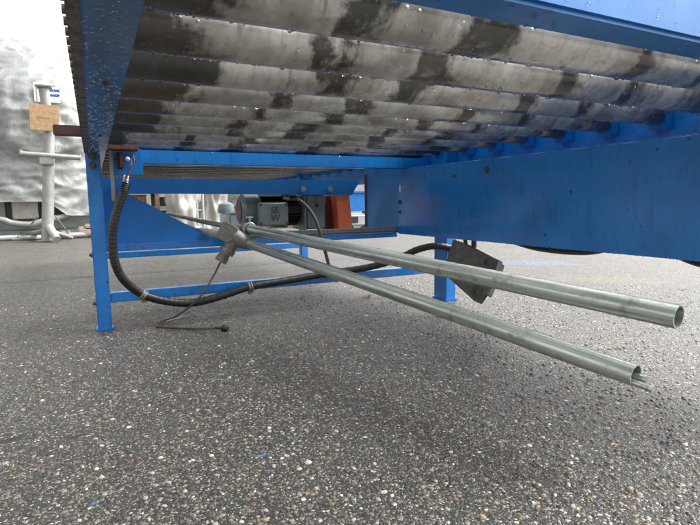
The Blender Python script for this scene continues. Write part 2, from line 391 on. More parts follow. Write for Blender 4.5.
# gravel pressed into the surface near the camera: real low stones
def gravel():
    mt, nt, b = newmat('gravel_stone')
    at = nt.nodes.new('ShaderNodeAttribute'); at.attribute_name = 'stone'; at.attribute_type = 'GEOMETRY'
    v = coords(nt); n = noi(nt, v, 260, 4, .6)
    c = mixc(nt, ramp(nt, n, [(.3, 0), (.7, .35)]), at.outputs['Color'], (.05, .045, .04))
    nt.links.new(c, b.inputs['Base Color']); b.inputs['Roughness'].default_value = .42; b.inputs['Specular IOR Level'].default_value = .5
    bump(nt, b, n, .4, .0012)
    rnd = random.Random(3)
    V, Fc, C = [], [], []
    pal = [((.045, .044, .042), 26), ((.09, .085, .078), 24), ((.14, .11, .08), 16), ((.2, .18, .15), 14), ((.1, .11, .1), 8), ((.3, .22, .13), 6), ((.14, .07, .04), 3), ((.42, .39, .33), 7), ((.64, .61, .54), 3)]
    cols = [p for p, k in pal for _ in range(k)]
    N = 0
    while N < 26000:
        # denser near the camera
        d = .42 * math.exp(rnd.random() * 2.05); a = yaw + R(rnd.uniform(-41, 41))
        x, y = math.sin(a) * d, math.cos(a) * d
        s = (.0012 + .0042 * rnd.random() ** 2.6) * (1 + .18 * d)
        if rnd.random() < .012: s = rnd.uniform(.005, .0085)
        col = rnd.choice(cols); k = rnd.uniform(.75, 1.2); col = tuple(min(.8, q * k) for q in col)
        n = 7; ph = rnd.random() * 6.28; el = rnd.uniform(.5, .95); th = rnd.uniform(.22, .5) * s; b0 = len(V)
        rr = [rnd.uniform(.75, 1.12) for _ in range(n)]
        tx, ty = rnd.uniform(-.25, .25), rnd.uniform(-.25, .25)
        for (q, h) in ((1.0, -.3), (.86, .55), (.5, .95)):
            for j in range(n):
                t = 6.2832 * j / n; u, w_ = math.cos(t) * rr[j] * q, math.sin(t) * rr[j] * q * el
                V.append((x + s * (u * math.cos(ph) - w_ * math.sin(ph)), y + s * (u * math.sin(ph) + w_ * math.cos(ph)), th * h + s * q * (tx * u + ty * w_) * .5 + .0003))
        V.append((x, y, th + .0003))
        for l in range(2):
            for j in range(n): Fc.append((b0 + l * n + j, b0 + l * n + (j + 1) % n, b0 + (l + 1) * n + (j + 1) % n, b0 + (l + 1) * n + j))
        for j in range(n): Fc.append((b0 + 2 * n + j, b0 + 2 * n + (j + 1) % n, b0 + 3 * n))
        C.extend([(*col, 1)] * (3 * n + 1)); N += 1
    me = bpy.data.meshes.new('gravel'); me.from_pydata(V, [], Fc); me.update()
    ca = me.color_attributes.new('stone', 'FLOAT_COLOR', 'POINT'); ca.data.foreach_set('color', np.array(C, dtype=np.float32).ravel())
    for p in me.polygons: p.use_smooth = True
    me.materials.append(mt); o = bpy.data.objects.new('gravel', me); COL.objects.link(o)
    tag(o, 'small tan, grey and white stones set in the wet asphalt', 'gravel', kind='stuff')
gravel()

# ------------------------------------------------------------------ the roller conveyor
CV = thing('roller_conveyor', 'long blue steel roller conveyor seen from below, with stained grey rollers and blue legs', 'conveyor', (.78, 2.2, 0))
YN, YF, XL, XR = .40, 5.05, 0.0, 1.606     # near end, far end, left and right outer faces
# left rail: C-channel
bm = B(); bm_pts = [(XL, 0, .70), (.060, 0, .70), (.060, 0, .706), (.0075, 0, .706), (.0075, 0, .865), (.060, 0, .865), (.060, 0, .871), (XL, 0, .871)]
prism(bm, [Vector(p) + Vector((0, YN, 0)) for p in bm_pts], (0, YF - YN, 0))
bmesh.ops.bevel(bm, geom=[e for e in bm.edges if abs((e.verts[0].co - e.verts[1].co).y) > 1 and e.verts[0].co.x < .001], offset=.005, segments=4, affect='EDGES')
rl = obj('side_rail', bm, 'blue_dirty', CV, smooth=True); tag(rl, 'worn blue left side rail with dark dirt and water drops under its flange')
# right rail
bm = B(); prism(bm, [Vector(p) for p in ((XR - .012, YN, .61), (XR - .012, YN, .865), (XR - .06, YN, .865), (XR - .06, YN, .871), (XR - .006, YN, .871), (XR - .006, YN, .61))], (0, YF - YN, 0))
obj('side_rail', bm, 'blue', CV, smooth=True)
# bolts in the left rail
def bolts(lst, mat, parent, name='bolt'):
    for c_, ax_, r_, h_ in lst:
        bm = B(); bolt(bm, c_, ax_, r_, h_); obj(name, bm, mat, parent, smooth=True)
bolts([((.034, y, .6995), (0, 0, -1), .0038, .004) for y in np.arange(.95, 5, .7)], 'rust', rl)
# rollers
PITCH, RZ, RR = .179, .766, .0475
rng = random.Random(11)
far_mesh = None
def roller_bm(x0, x1):
    bm = B(); n = 10
    xs = [x0, x0 + .0015] + [x0 + .0015 + (x1 - x0 - .003) * i / n for i in range(1, n)] + [x1 - .0015, x1]
    rs = [RR - .0015] + [RR] * (len(xs) - 2) + [RR - .0015]
    tube(bm, [(x, 0, 0) for x in xs], rs, 64)
    return bm
first = None
y = .452
while y < YF - .03:
    if first is None:
        o = obj('roller', roller_bm(.02, 1.54), 'roller', CV, smooth=True); first = o; o.location = Vector((.78, y, RZ)) - CV.location
        ax_first = []
        for x0, x1 in ((.008, .0195), (1.5405, 1.5935)):
            bm = B(); tube(bm, [(x0, 0, 0), (x1, 0, 0)], .0085, 6)
            ax = obj('axle', bm, 'darkmetal', o); ax.location = ((x0 + x1) / 2 - .78, 0, 0); ax_first.append(ax)
    else:
        o = first.copy(); COL.objects.link(o); o.parent = CV; o.location = Vector((.78, y, RZ)) - CV.location
        for q_ in ax_first:
            a = q_.copy(); COL.objects.link(a); a.parent = o
    o.rotation_euler.x = rng.uniform(0, 6.28) if y > 1.65 else 0
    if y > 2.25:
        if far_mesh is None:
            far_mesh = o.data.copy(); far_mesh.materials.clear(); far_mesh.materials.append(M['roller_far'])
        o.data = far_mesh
    bm = B(); box(bm, 1.553, 1.5925, y - .03, y + .03, .705, .752, .003); tb_ = obj('bearing_tab', bm, 'blue', CV, smooth=True)
    if y < 1.25:      # beads of water hanging on the near rollers
        bm = B(); cnt = int(330 if y < .9 else 200)
        for _ in range(cnt):
            x = rng.uniform(.07, 1.5); th = R(rng.gauss(-88, 9) if rng.random() < .6 else rng.uniform(-160, -80))   # angle in YZ, -90 = straight down, less = towards the camera
            nn = Vector((0, math.cos(th), math.sin(th))); rad = .0011 + .0036 * rng.random() ** 2
            dome_drop(bm, Vector((x - .78, 0, 0)) + nn * RR, nn, rad, rng.uniform(1, 1.5))
        d = obj('water_drops', bm, 'water', None, smooth='all', keep_origin=True); d.parent = o; d['kind'] = 'stuff'
    y += PITCH
# near cross beam (angle section), glossy and wet
bm = B(); prism(bm, [Vector((.008, a, b_)) for a, b_ in ((.404, .700), (.457, .700), (.457, .7055), (.410, .7055), (.410, .85), (.404, .85))], (1.585, 0, 0))
bmesh.ops.bevel(bm, geom=[e for e in bm.edges if abs((e.verts[0].co - e.verts[1].co).x) > 1 and abs(e.verts[0].co.y - .404) < .001 and e.verts[0].co.z < .71], offset=.005, segments=4, affect='EDGES')
o = obj('cross_beam', bm, 'blue_clean', CV, smooth=True)
# legs
def leg(x0, x1, y0, y1, ztop, plate=True, z0=0.0):
    bm = B(); box(bm, x0, x1, y0, y1, z0 + .008, ztop, .0035)
    l = obj('leg', bm, 'blue', CV, smooth=True)
    if plate:
        bm = B(); box(bm, x0 - .006, x1 + .004, y0 - .006, y1 + .006, z0, z0 + .012, .002); obj('foot_plate', bm, 'blue', l, smooth=True)
    return l
lg = leg(-.012, .040, 2.205, 2.262, .698)
bolts([((.012, 2.205, z), (0, -1, 0), .009, .011) for z in (.685, .652)] + [((-.012, 2.23, .305), (-1, 0, 0), .007, .012), ((-.012, 2.23, .11), (-1, 0, 0), .006, .012)], 'darkmetal', lg)
leg(1.532, 1.5935, 1.985, 2.085, .80)
leg(-.012, .04, 3.93, 3.99, .698); leg(1.535, 1.5935, 3.93, 3.99, .698)
# cross members
def beam(nm, x0, x1, y0, y1, z0, z1, mat='blue', bev=.003, label=None):
    bm = B(); box(bm, x0, x1, y0, y1, z0, z1, bev); o = obj(nm, bm, mat, CV, smooth=True)
    if label: o['label'] = label
    return o
beam('cross_member', .122, 1.5935, 2.206, 2.246, .661, .7175, label='bright blue upper cross member with beads of rain')
beam('cross_member', .0405, 1.5935, 2.212, 2.252, .110, .150)
beam('cross_member', .0405, 1.5345, 3.94, 3.97, onY(117, 258.5, 3.94).z, onY(117, 252.6, 3.94).z)
# drive frame behind the first legs: flat top bar, lower bar, curved gusset
YD = 2.34
a = onY(118, 185.5, YD); b_ = onY(350, 188, YD)
bm = B(); zt, zb = onY(118, 178, YD).z, onY(118, 193, YD).z
pa = [(.03, YD, zb), (1.20, YD, onY(345, 195, YD).z), (1.235, YD, onY(350, 184, YD).z), (1.235, YD, onY(350, 181, YD).z + .004), (.03, YD, zt)]
prism(bm, pa, (0, .05, 0)); o = obj('drive_support_bar', bm, 'blue_clean', CV, smooth=True)
bolts([(onY(x_, 189, YD), (0, -1, 0), .009, .012) for x_ in (303, 330)], 'zinc', o)
zt, zb = onY(117, 242, YD).z, onY(117, 250.8, YD).z
bm = B(); prism(bm, [(.041, YD - .03, zb), (1.45, YD - .03, zb), (1.45, YD - .03, zt - .012), (.041, YD - .03, zt - .012)], (0, .004, 0))
box(bm, .041, 1.45, YD - .03, YD + .05, zt - .0115, zt - .006, .001)
box(bm, .041, 1.45, YD - .040, YD - .0305, zb + .0, zb + .018, .003)
obj('lower_drive_bar', bm, 'blue', CV, smooth=True)
# gusset with a concave free edge
edge = [(118, 189), (128, 194), (150, 205), (172, 217), (188, 225), (205, 233), (222, 241.5)]
ep = crom([onY(x, y_, YD - .02) for x, y_ in edge], 5)
bm = B(); prism(bm, [Vector((.041, YD - .02, ep[0].z))] + ep + [Vector((ep[-1].x, YD - .02, zt - .005)), Vector((.041, YD - .02, zt - .005))], (0, .006, 0))
obj('gusset_plate', bm, 'blue_clean', CV)
# grey angle on top of the lower bar
bm = B(); box(bm, .62, 1.48, YD - .035, YD + .02, zt - .005, zt + .017, .003); o = obj('grey_angle_bar', bm, 'cast', CV, smooth=True)
# big side beam hanging under the rollers at the right
XB = 1.45; z0, z1 = .3255, .6665
bm = B()
prism(bm, [(XB, .42, z0), (XB, .42, z1), (XB + .055, .42, z1), (XB + .055, .42, z1 - .005), (XB + .005, .42, z1 - .005), (XB + .005, .42, z0 + .005), (XB + .04, .42, z0 + .005), (XB + .04, .42, z0)], (0, 2.288 - .42, 0))
bmesh.ops.bevel(bm, geom=[e for e in bm.edges if abs((e.verts[0].co - e.verts[1].co).y) > 1 and e.verts[0].co.x < XB + .001 and abs(e.verts[0].co.z - z1) < .001], offset=.004, segments=3, affect='EDGES')
sb = obj('side_beam', bm, 'blue', CV); sb['label'] = 'deep smooth blue side beam under the right rail'
bm = B(); prism(bm, [(XB + .003, 2.292, z0 + .004), (XB + .003, 2.292, z1 - .004), (XB + .05, 2.292, z1 - .004), (XB + .05, 2.292, z1 - .009), (XB + .008, 2.292, z1 - .009), (XB + .008, 2.292, z0 + .004)], (0, .352, 0))
obj('beam_extension', bm, 'blue_clean', CV)
bm = B(); box(bm, XB - .004, XB + .03, 2.645, 2.660, z0 + .01, z1 - .01, .002); obj('end_strip', bm, 'rust', CV)
bm = B()
p = onX(400, 188.5, XB); box(bm, XB - .0006, XB + .002, p.y - .007, p.y + .007, onX(400, 192, XB).z, onX(400, 185, XB).z, .0)
obj('slot', bm, 'knob', sb)
bolts([(onX(*q, XB), (-1, 0, 0), s, .009) for q, s in (((400, 202), .008), ((400, 212), .006), ((487, 169.5), .009), ((454, 176), .004))], 'darkmetal', sb)
# rain beads on rails and beams
bm = B(); rr_ = random.Random(21)
for _ in range(420):
    yy = .5 + 1.7 * rr_.random() ** 1.3
    dome_drop(bm, (rr_.uniform(.004, .058), yy, .6998), (0, 0, -1), rr_.uniform(.0008, .0030), rr_.uniform(.9, 1.6))
d = obj('water_drops', bm, 'water', rl, smooth='all'); d['kind'] = 'stuff'
bm = B()
for _ in range(260): dome_drop(bm, (rr_.uniform(.13, 1.45), 2.206, rr_.uniform(.664, .716)), (0, -1, 0), rr_.uniform(.0009, .002))
d = obj('water_drops', bm, 'water', CV, smooth='all'); d['kind'] = 'stuff'
bm = B()
for _ in range(300):
    yy = rr_.uniform(.7, 2.2); zz = z1 - .005 - .30 * rr_.random() ** 2
    dome_drop(bm, (XB, yy, zz), (-1, 0, 0), rr_.uniform(.0006, .0019), .8)
for _ in range(200): dome_drop(bm, (XB + .001, rr_.uniform(.45, 2.2), z1 - .0005), (-.3, 0, 1), rr_.uniform(.001, .003), .8)
for _ in range(150): dome_drop(bm, (XB + rr_.uniform(.001, .01), rr_.uniform(.45, 2.2), z0), (0, 0, -1), rr_.uniform(.001, .0028), 1.4)
d = obj('water_drops', bm, 'water', sb, smooth='all'); d['kind'] = 'stuff'
bm = B()
for _ in range(260):
    if rr_.random() < .5: dome_drop(bm, (rr_.uniform(.2, 1.1), .404, rr_.uniform(.707, .80)), (0, -1, 0), rr_.uniform(.001, .0026))
    else: dome_drop(bm, (rr_.uniform(.2, 1.1), rr_.uniform(.410, .455), .70), (0, 0, -1), rr_.uniform(.001, .003), 1.4)
d = obj('water_drops', bm, 'water', CV, smooth='all'); d['kind'] = 'stuff'

# drive chain running outside the left rail
bm = B(); y = .42; i = 0
while y < 2.35:
    L = .050; zc = .716; wd_ = .0115 if i % 2 else .0085
    pts = []; n = 8
    for j in range(n * 2):
        ang = math.pi * j / (n - 1) + math.pi / 2 if j < n else math.pi * (j - n) / (n - 1) - math.pi / 2
        cy = y if j < n else y + L * .82
        pts.append((-wd_, cy + .014 * math.cos(ang) * (1 if i % 2 else .86), zc + .014 * math.sin(ang) * (1 if i % 2 else .86)))
    prism(bm, pts, (wd_ + .002, 0, 0))
    tube(bm, [(-.0155, y, zc), (-.001, y, zc)], .0052, 10)
    y += L * .82; i += 1
obj('drive_chain', bm, 'chain', CV)
p = onY(71, 131, 1.72)
bm = B(); box(bm, p.x - .045, -.0005, 1.70, 1.74, p.z - .014, p.z + .014, .002); obj('guard_bracket', bm, 'brownbar', CV)

# gear motor hung from the drive frame
YM = YD + .045
GM = thing('gear_motor', 'grey electric gear motor with orange guard resting on the lower bar of the conveyor frame', 'motor', onY(300, 228, YM))
c0 = onY(252, 210.5, YM + .07); c1 = onY(318, 210, YM + .07)
cz = c0.z; cy = YM + .07
def px_x(x): return onY(x, 210, YM).x
bm = B()
def ringx(x0, x1, r0, r1=None, seg=32): tube(bm, [(x0, cy, cz), (x1, cy, cz)], [r0, r1 or r0], seg)
xs_ = [px_x(q) for q in (243, 246, 257, 262)]
tube(bm, [(xs_[0], cy, cz), (xs_[1], cy, cz), (xs_[2], cy, cz), (xs_[3], cy, cz)], [.064, .083, .086, .078], 36)
obj('fan_cover', bm, 'motor', GM, smooth=True)
bm = B(); tube(bm, [(xs_[0] - .004, cy, cz), (xs_[0] + .002, cy, cz)], .055, 28); obj('fan_grille', bm, 'red_dark', GM, smooth=True)
bm = B(); ringx(px_x(262), px_x(303), .062)
for a_ in range(26):
    t = 2 * math.pi * a_ / 26; rot = Matrix.Rotation(t, 3, 'X')
    vs = box(bm, -.5, .5, -.0018, .0018, .06, .080)
    x0, x1 = px_x(264), px_x(300)
    for v in vs: v.co = rot @ Vector(((v.co.x) * (x1 - x0), v.co.y, v.co.z)) + Vector(((x0 + x1) / 2, cy, cz))
obj('finned_body', bm, 'black', GM, smooth=True)
bm = B(); SCREWS = []; q0, q1 = onY(257.5, 202.5, YM - .04), onY(288, 225, YM - .04)
box(bm, q0.x + .004, q1.x - .003, YM - .036, YM + .03, q1.z + .004, q0.z - .004, .004)
box(bm, q0.x, q1.x, YM - .052, YM - .036, q1.z, q0.z, .006, seg=3)
tb = obj('terminal_box', bm, 'motor', GM, smooth=True)
for ex in (q0.x + .011, q1.x - .011):
    for ez in (q0.z - .011, q1.z + .011): SCREWS.append(((ex, YM - .052, ez), (0, -1, 0), .0045, .006))
bolts(SCREWS, 'darkmetal', tb, 'screw')
def text_mesh(body, size, loc, mat, parent, name='lettering', ext=.001, al='CENTER', bold=0.0):
    cu = bpy.data.curves.new('txt', 'FONT'); cu.body = body; cu.size = size; cu.extrude = ext; cu.align_x = al; cu.offset = bold
    to = bpy.data.objects.new('txt', cu); COL.objects.link(to)
    bpy.context.view_layer.update()
    me = bpy.data.meshes.new_from_object(to.evaluated_get(bpy.context.evaluated_depsgraph_get()))
    COL.objects.unlink(to); bpy.data.objects.remove(to)
    me.materials.clear(); me.materials.append(M[mat])
    me.transform(Matrix.Rotation(R(90), 4, 'X')); o = bpy.data.objects.new(name, me); COL.objects.link(o)
    o.location = Vector(loc)
    if parent: o.parent = parent; o.location = Vector(loc) - wloc(parent)
    return o
mx = (q0.x + q1.x) / 2; mz = (q0.z + q1.z) / 2
text_mesh('SE', .044, (mx + .008, YM - .0525, mz + .004), 'darkmetal', tb, ext=.0012, bold=.0006)
text_mesh('W', .044, (mx + .008, YM - .0525, mz - .033), 'darkmetal', tb, ext=.0012, bold=.0006)
bm = B(); box(bm, px_x(262), px_x(287), YM + .0, YM + .06, cz + .068, cz + .083, .003)
tube(bm, [onY(283, 197, YM - .01), onY(289, 198.5, YM - .01)], .013, 8); obj('cable_gland', bm, 'zinc', GM, smooth=True)
bm = B(); q0, q1 = onY(304, 195, YM), onY(324, 228.5, YM)
box(bm, q0.x, q1.x, YM - .02, YM + .14, q1.z, q0.z + .005, .009, seg=3)
box(bm, q0.x - .012, q0.x - .001, YM - .03, YM + .15, q1.z - .002, q0.z, .003)
box(bm, q0.x + .025, q1.x - .006, YM - .0235, YM - .0205, q1.z + .02, q0.z - .03, .001)
for i in range(6): box(bm, q0.x + .032, q1.x - .02, YM - .026, YM - .0238, q1.z + .075 + i * .011, q1.z + .079 + i * .011)
gb = obj('gearbox', bm, 'motor', GM, smooth=True)
bm = B(); bolt(bm, onY(317, 205.5, YM - .0255), (0, -1, 0), .006, .006); obj('level_plug', bm, 'red_dark', gb)
bm = B(); q0, q1 = onY(325, 196, YM + .03), onY(338, 229, YM + .03); box(bm, q0.x + .006, q1.x, YM + .03, YM + .13, q1.z, q0.z, .003); obj('guard_inner_plate', bm, 'red_dark', GM)
bm = B(); pts = [onY(336, 194, YM - .04), onY(349.5, 194, YM - .04), onY(352.5, 229, YM - .04), onY(339, 229.5, YM - .04)]
prism(bm, pts, (0, .16, 0)); bmesh.ops.bevel(bm, geom=list(bm.edges), offset=.002, segments=2, affect='EDGES'); o = obj('orange_guard', bm, 'orange', GM, smooth=True)
bm = B(); tube(bm, crom([onY(289, 198.5, YM - .01), onY(300, 201, YM - .06), onY(311, 212, YM - .1), onY(318, 226, 2.25), onY(323, 243, 2.22), onY(328, 262, 2.20), onY(330, 270, 2.19)], 8), .0085, 12)
obj('motor_cable', bm, 'wire', GM, smooth=True)

# limit switch box by the left leg
YS = 2.16
SW = bpy.data.objects.new('switch_bracket', None); COL.objects.link(SW); SW.parent = CV; SW.location = onY(120, 160, YS) - CV.location
bm = B(); q0, q1 = onY(128, 149, YS + .045), onY(143.5, 175, YS + .045); box(bm, q0.x - .06, q1.x, YS + .04, YS + .045, q1.z, q0.z, .001)
tag(obj('blue_plate', bm, 'blue', SW), None)
bm = B(); q0, q1 = onY(108, 145, YS), onY(117, 201, YS); box(bm, q0.x, q1.x - .004, YS, YS + .006, q1.z, q0.z, .001); obj('zinc_strap', bm, 'alu', SW)
bm = B(); q0, q1 = onY(106, 142, YS - .02), onY(139, 151.5, YS - .02)
box(bm, q0.x, q1.x, YS - .02, YS + .035, q1.z + .004, q0.z - .004, .003); o = obj('rusty_bar', bm, 'rust', SW, smooth=True)
bm = B(); q0, q1 = onY(116, 152, YS), onY(123.5, 169, YS); box(bm, q0.x, q1.x, YS - .005, YS + .03, q1.z, q0.z, .003)
box(bm, q0.x + .008, q0.x + .013, YS - .0085, YS - .0055, q1.z + .008, q0.z - .008, .001); obj('switch_body', bm, 'black', SW)
bm = B(); q = onY(121, 160, YS - .01); box(bm, q.x - .004, q.x + .006, YS - .012, YS - .0055, q.z - .028, q.z + .02, .001); obj('contact_strip', bm, 'rust', SW)
bm = B(); bmesh.ops.create_uvsphere(bm, u_segments=16, v_segments=10, radius=.009)
for v in bm.verts: v.co += onY(127.5, 159, YS - .01)
obj('white_knob', bm, 'knob', SW, smooth='all')
bm = B(); tube(bm, crom([onY(133, 154, YS), onY(134, 162, YS - .01), onY(129, 170, YS - .012), onY(127, 180, YS - .012)], 6), .0022, 8); obj('wire', bm, 'redwire', SW, smooth=True)
bm = B(); tube(bm, crom([onY(131, 158, YS), onY(131, 166, YS - .016), onY(128, 173, YS - .018), onY(126, 181, YS - .015)], 6), .0018, 8); obj('wire', bm, 'redwire', SW, smooth=True)

# ------------------------------------------------------------------ black hose clipped to the frame
HP = [onY(126, 183, 2.155), onY(123.5, 192, 2.15), onY(118.5, 206, 2.14), onY(114, 222, 2.13), onY(112.5, 240, 2.13), onY(115, 262, 2.13), onY(124, 280, 2.14), onY(142, 294, 2.165),
      onY(165, 301, 2.17), onY(190, 303, 2.17), onY(215, 298, 2.17), onY(250, 287, 2.18), onY(290, 280, 2.185), onY(330, 273, 2.185), onY(365, 268, 2.15), onY(395, 260, 2.1), onY(418, 249.5, 2.05), onY(438, 246, 2.0), onY(458, 250, 1.96)]
HT = thing('rubber_hose', 'thick black hose drooping from the left leg along the low blue bar', 'hose', onY(118, 250, 2.13))
bm = B(); hp = crom(HP, 14); tube(bm, hp, [.0165 + .0009 * math.sin(i * 2.1) for i in range(len(hp))], 20); obj('hose', bm, 'rubber', HT, smooth=True)
bm = B()
for i in range(7):
    p = onY(126.2 - i * .2, 176 + i * 1.5, 2.153); c_ = [p + Vector((.010 * math.cos(t), .010 * math.sin(t), .003 * math.sin(t))) for t in np.linspace(0, 6.283, 14)]
    tube(bm, c_, .0014, 6)
obj('spiral_tie', bm, 'zinc', HT, smooth=True)
def clip(q, axis, r=.0195):
    bm = B(); c = Vector(q); ax_ = Vector(axis).normalized(); u = ax_.orthogonal().normalized(); w_ = ax_.cross(u)
    for s in (-.006, .006):
        tube(bm, [c + ax_ * s + (u * math.cos(t) + w_ * math.sin(t)) * r for t in np.linspace(0, 2 * math.pi, 26)], .0035, 8)
    tube(bm, [c - ax_ * .010, c + ax_ * .010], r * .99, 24)
    b0 = c + Vector((0, 0, -r))
    box(bm, b0.x - .007, b0.x + .007, b0.y - .008, b0.y + .008, b0.z - .012, b0.z + .002, .002)
    tube(bm, [b0 + Vector((-.012, -.001, -.007)), b0 + Vector((.012, -.001, -.007))], .004, 6)
    return obj('hose_clip', bm, 'cast', HT, smooth=True)
clip(onY(143.5, 295, 2.166), onY(150, 297.5, 2.166) - onY(137, 291, 2.166)); clip(onY(250, 287, 2.18), (1, 0, .12)); clip(onY(331, 273, 2.185), (1, 0, .1), .018)

# dark hose sagging behind the deep beam
SH = []
for (x_, y_) in ((455, 232), (480, 233), (502, 239), (518, 245), (535, 250), (558, 253.4), (580, 254.6), (596, 253.6), (607, 250.5), (622, 246.5), (645, 246), (664, 251), (680, 259), (700, 266.5), (730, 273), (770, 276), (810, 268), (860, 264)):
    SH.append(onX(x_, y_, 1.512) + Vector((0, 0, .0195)))
bm = B(); tube(bm, crom(SH, 8), .0215, 18)
o = obj('air_hose', bm, 'rubber', smooth=True); tag(o, 'black hose sagging in shallow loops just under the deep blue beam', 'hose')

# ------------------------------------------------------------------ steel pipes lying across the frame
A1, A0 = deep(679, 317, .865), deep(246, 228.5, 2.27)
PA = thing('steel_pipe', 'upper galvanised pipe, empty inside, its open end furthest right', 'pipe', A0.lerp(A1, .5), 'loose pipes under the conveyor')
def aligned(a, b_, build, mat, parent, name, smooth=True):
    """mesh built along local Z from a to b (so the streaks run along it)"""
    L = (b_ - a).length; bm = B(); build(bm, L)
    o = obj(name, bm, mat, None, smooth=smooth, keep_origin=True)
    q = (b_ - a).to_track_quat('Z', 'Y'); o.rotation_mode = 'QUATERNION'; o.rotation_quaternion = q
    o.parent = parent; o.location = a - wloc(parent); return o
RA = .0212
pa_ = aligned(A0, A1, lambda bm, L: hollow(bm, (0, 0, 0), (0, 0, L), RA, .0026), 'pipe', PA, 'pipe')
aligned(A0, A0 + (A1 - A0).normalized() * .03, lambda bm, L: (tube(bm, [(0, 0, -.004), (0, 0, .0), (0, 0, L)], [RA + .002, RA + .005, RA + .005], 28), None), 'cast', PA, 'coupling')
q = deep(168, 213.5, 2.40)
bm = B(); tube(bm, crom([q, deep(205, 222, 2.36), deep(228, 226.2, 2.31), A0], 6), [.008 + .006 * min(1, i / 14) for i in range(19)], 14); obj('thin_conduit', bm, 'cast', PA, smooth=True)
# round clamp with its wing screw
bm = B(); dA = (A1 - A0).normalized(); cc = A0 + dA * .04; u = dA.cross(Vector((0, 0, 1))).normalized(); w_ = u.cross(dA)
tube(bm, [cc + (u * math.cos(t) + w_ * math.sin(t)) * (RA + .006) for t in np.linspace(0, 2 * math.pi, 28)], .0055, 10)
tube(bm, [cc + w_ * RA, cc + w_ * (RA + .032)], .005, 10); box(bm, cc.x - .016, cc.x + .016, cc.y - .004, cc.y + .004, cc.z + RA + .028, cc.z + RA + .036, .002)
obj('pipe_clamp', bm, 'zinc', PA, smooth=True)

B1, B0 = deep(636, 375.5, .90), deep(247, 243, 2.2)
PB = thing('steel_conduit', 'lower galvanised pipe with a junction fitting and two rods poking out of its end', 'pipe', B0.lerp(B1, .5), 'loose pipes under the conveyor')
RB = .0205
aligned(B0, B1, lambda bm, L: hollow(bm, (0, 0, 0), (0, 0, L), RB, .0026), 'pipe', PB, 'pipe')
dB = (B1 - B0).normalized(); uB = dB.cross(Vector((0, 0, 1))).normalized(); wB = uB.cross(dB)
for (ou, ow, ext, rr0) in ((-.0095, -.0055, .016, .0066), (.0068, -.0118, .034, .0060)):
    off = uB * ou + wB * ow
    bm = B(); tube(bm, [B1 - dB * .5 + off * .8, B1 + dB * ext + off], rr0, 14); obj('rod', bm, 'pipe', PB, smooth=True)
# junction fitting
D_ = 2.2; pt = lambda x, y, d=0: deep(x, y, D_ + d)
bm = B()
tube(bm, [pt(226, 233), pt(229, 234), pt(237, 238.5), pt(244, 242), pt(249, 244)], [.030, .037, .037, .031, .0265], 20)
tube(bm, [B0 - dB * .004, B0 + dB * .03], RB + .0055, 24)
fit = obj('junction_body', bm, 'cast', PB, smooth=True)
bm = B(); tube(bm, [pt(222, 231.5, -.03), pt(237, 235.5, -.045)], .001, 4)
ctr = pt(228.5, 233, -.0); ex = (pt(236, 236) - pt(222, 229)).normalized(); ez = F.cross(ex).normalized(); 
for sx, sz, dd in ((.037, .040, .05), (.033, .036, .056)):
    pts = []
    for t in np.linspace(0, 2 * math.pi, 25)[:-1]:
        c_, s_ = math.cos(t), math.sin(t); pts.append(ctr + ex * sx * math.copysign(abs(c_) ** .4, c_) + ez * sz * math.copysign(abs(s_) ** .4, s_) - F * .01 * 0 + F * (-dd + .02))
    prism(bm, pts, F * (dd if sx > .035 else .004))
obj('junction_cover', bm, 'cast', fit, smooth=True)
bm = B(); tube(bm, [pt(234, 241), pt(229, 248), pt(228.5, 249), pt(226, 252.5), pt(225.9, 252.6), pt(222, 259)], [.032, .028, .034, .034, .023, .0225], 12)
tube(bm, [pt(223.5, 256.5), pt(220.5, 261.5)], .027, 8); obj('cable_gland', bm, 'cast', fit, smooth=True)
bm = B(); tube(bm, crom([pt(197, 228.8, .1), pt(206, 232, .07), pt(215, 234, .03), pt(226, 234.5)], 5), [.004, .007, .010, .013, .015, .017, .018, .019, .02, .021, .021, .021, .021, .021, .021, .021], 14)
obj('flattened_stub', bm, 'alu', PB, smooth=True)
# cable down to the ground, with plug
gp = g(158, 327); 
cab = [pt(221, 261), pt(214, 275, -.03), pt(205, 290, -.08), pt(193, 304, -.1)]
e1, e2, e3, e4 = g(164, 323), g(157, 327.5), g(180, 329), g(222, 331)
cab += [onY(176, 316, (cab[-1].y + e1.y) / 2), e1 + Vector((0, 0, .01)), e2 + Vector((0, 0, .005)), e3 + Vector((0, 0, .005)), g(200, 330) + Vector((0, 0, .006)), e4 + Vector((0, 0, .012))]
bm = B(); tube(bm, crom(cab, 8), .0042, 10); cb_ = obj('dangling_cable', bm, 'wire', PB, smooth=True)
bm = B(); dd = (e4 - e3).normalized(); p = e4 + Vector((0, 0, .012))
tube(bm, [p - dd * .03, p - dd * .004, p, p + dd * .006, p + dd * .007, p + dd * .012, p + dd * .013, p + dd * .018, p + dd * .02, p + dd * .026], [.0055, .0065, .011, .0125, .0105, .0125, .0105, .0125, .012, .009], 18); obj('plug', bm, 'black', cb_, smooth=True)
bm = B(); tube(bm, crom([g(166, 322) + Vector((0, 0, .004)), g(180, 318.5) + Vector((0, 0, .004)), g(190, 317) + Vector((0, 0, .008))], 5), .0028, 8)
o = obj('stray_wire', bm, 'zinc', smooth=True); tag(o, 'short pale offcut of wire lying beside the dangling cable', 'wire')

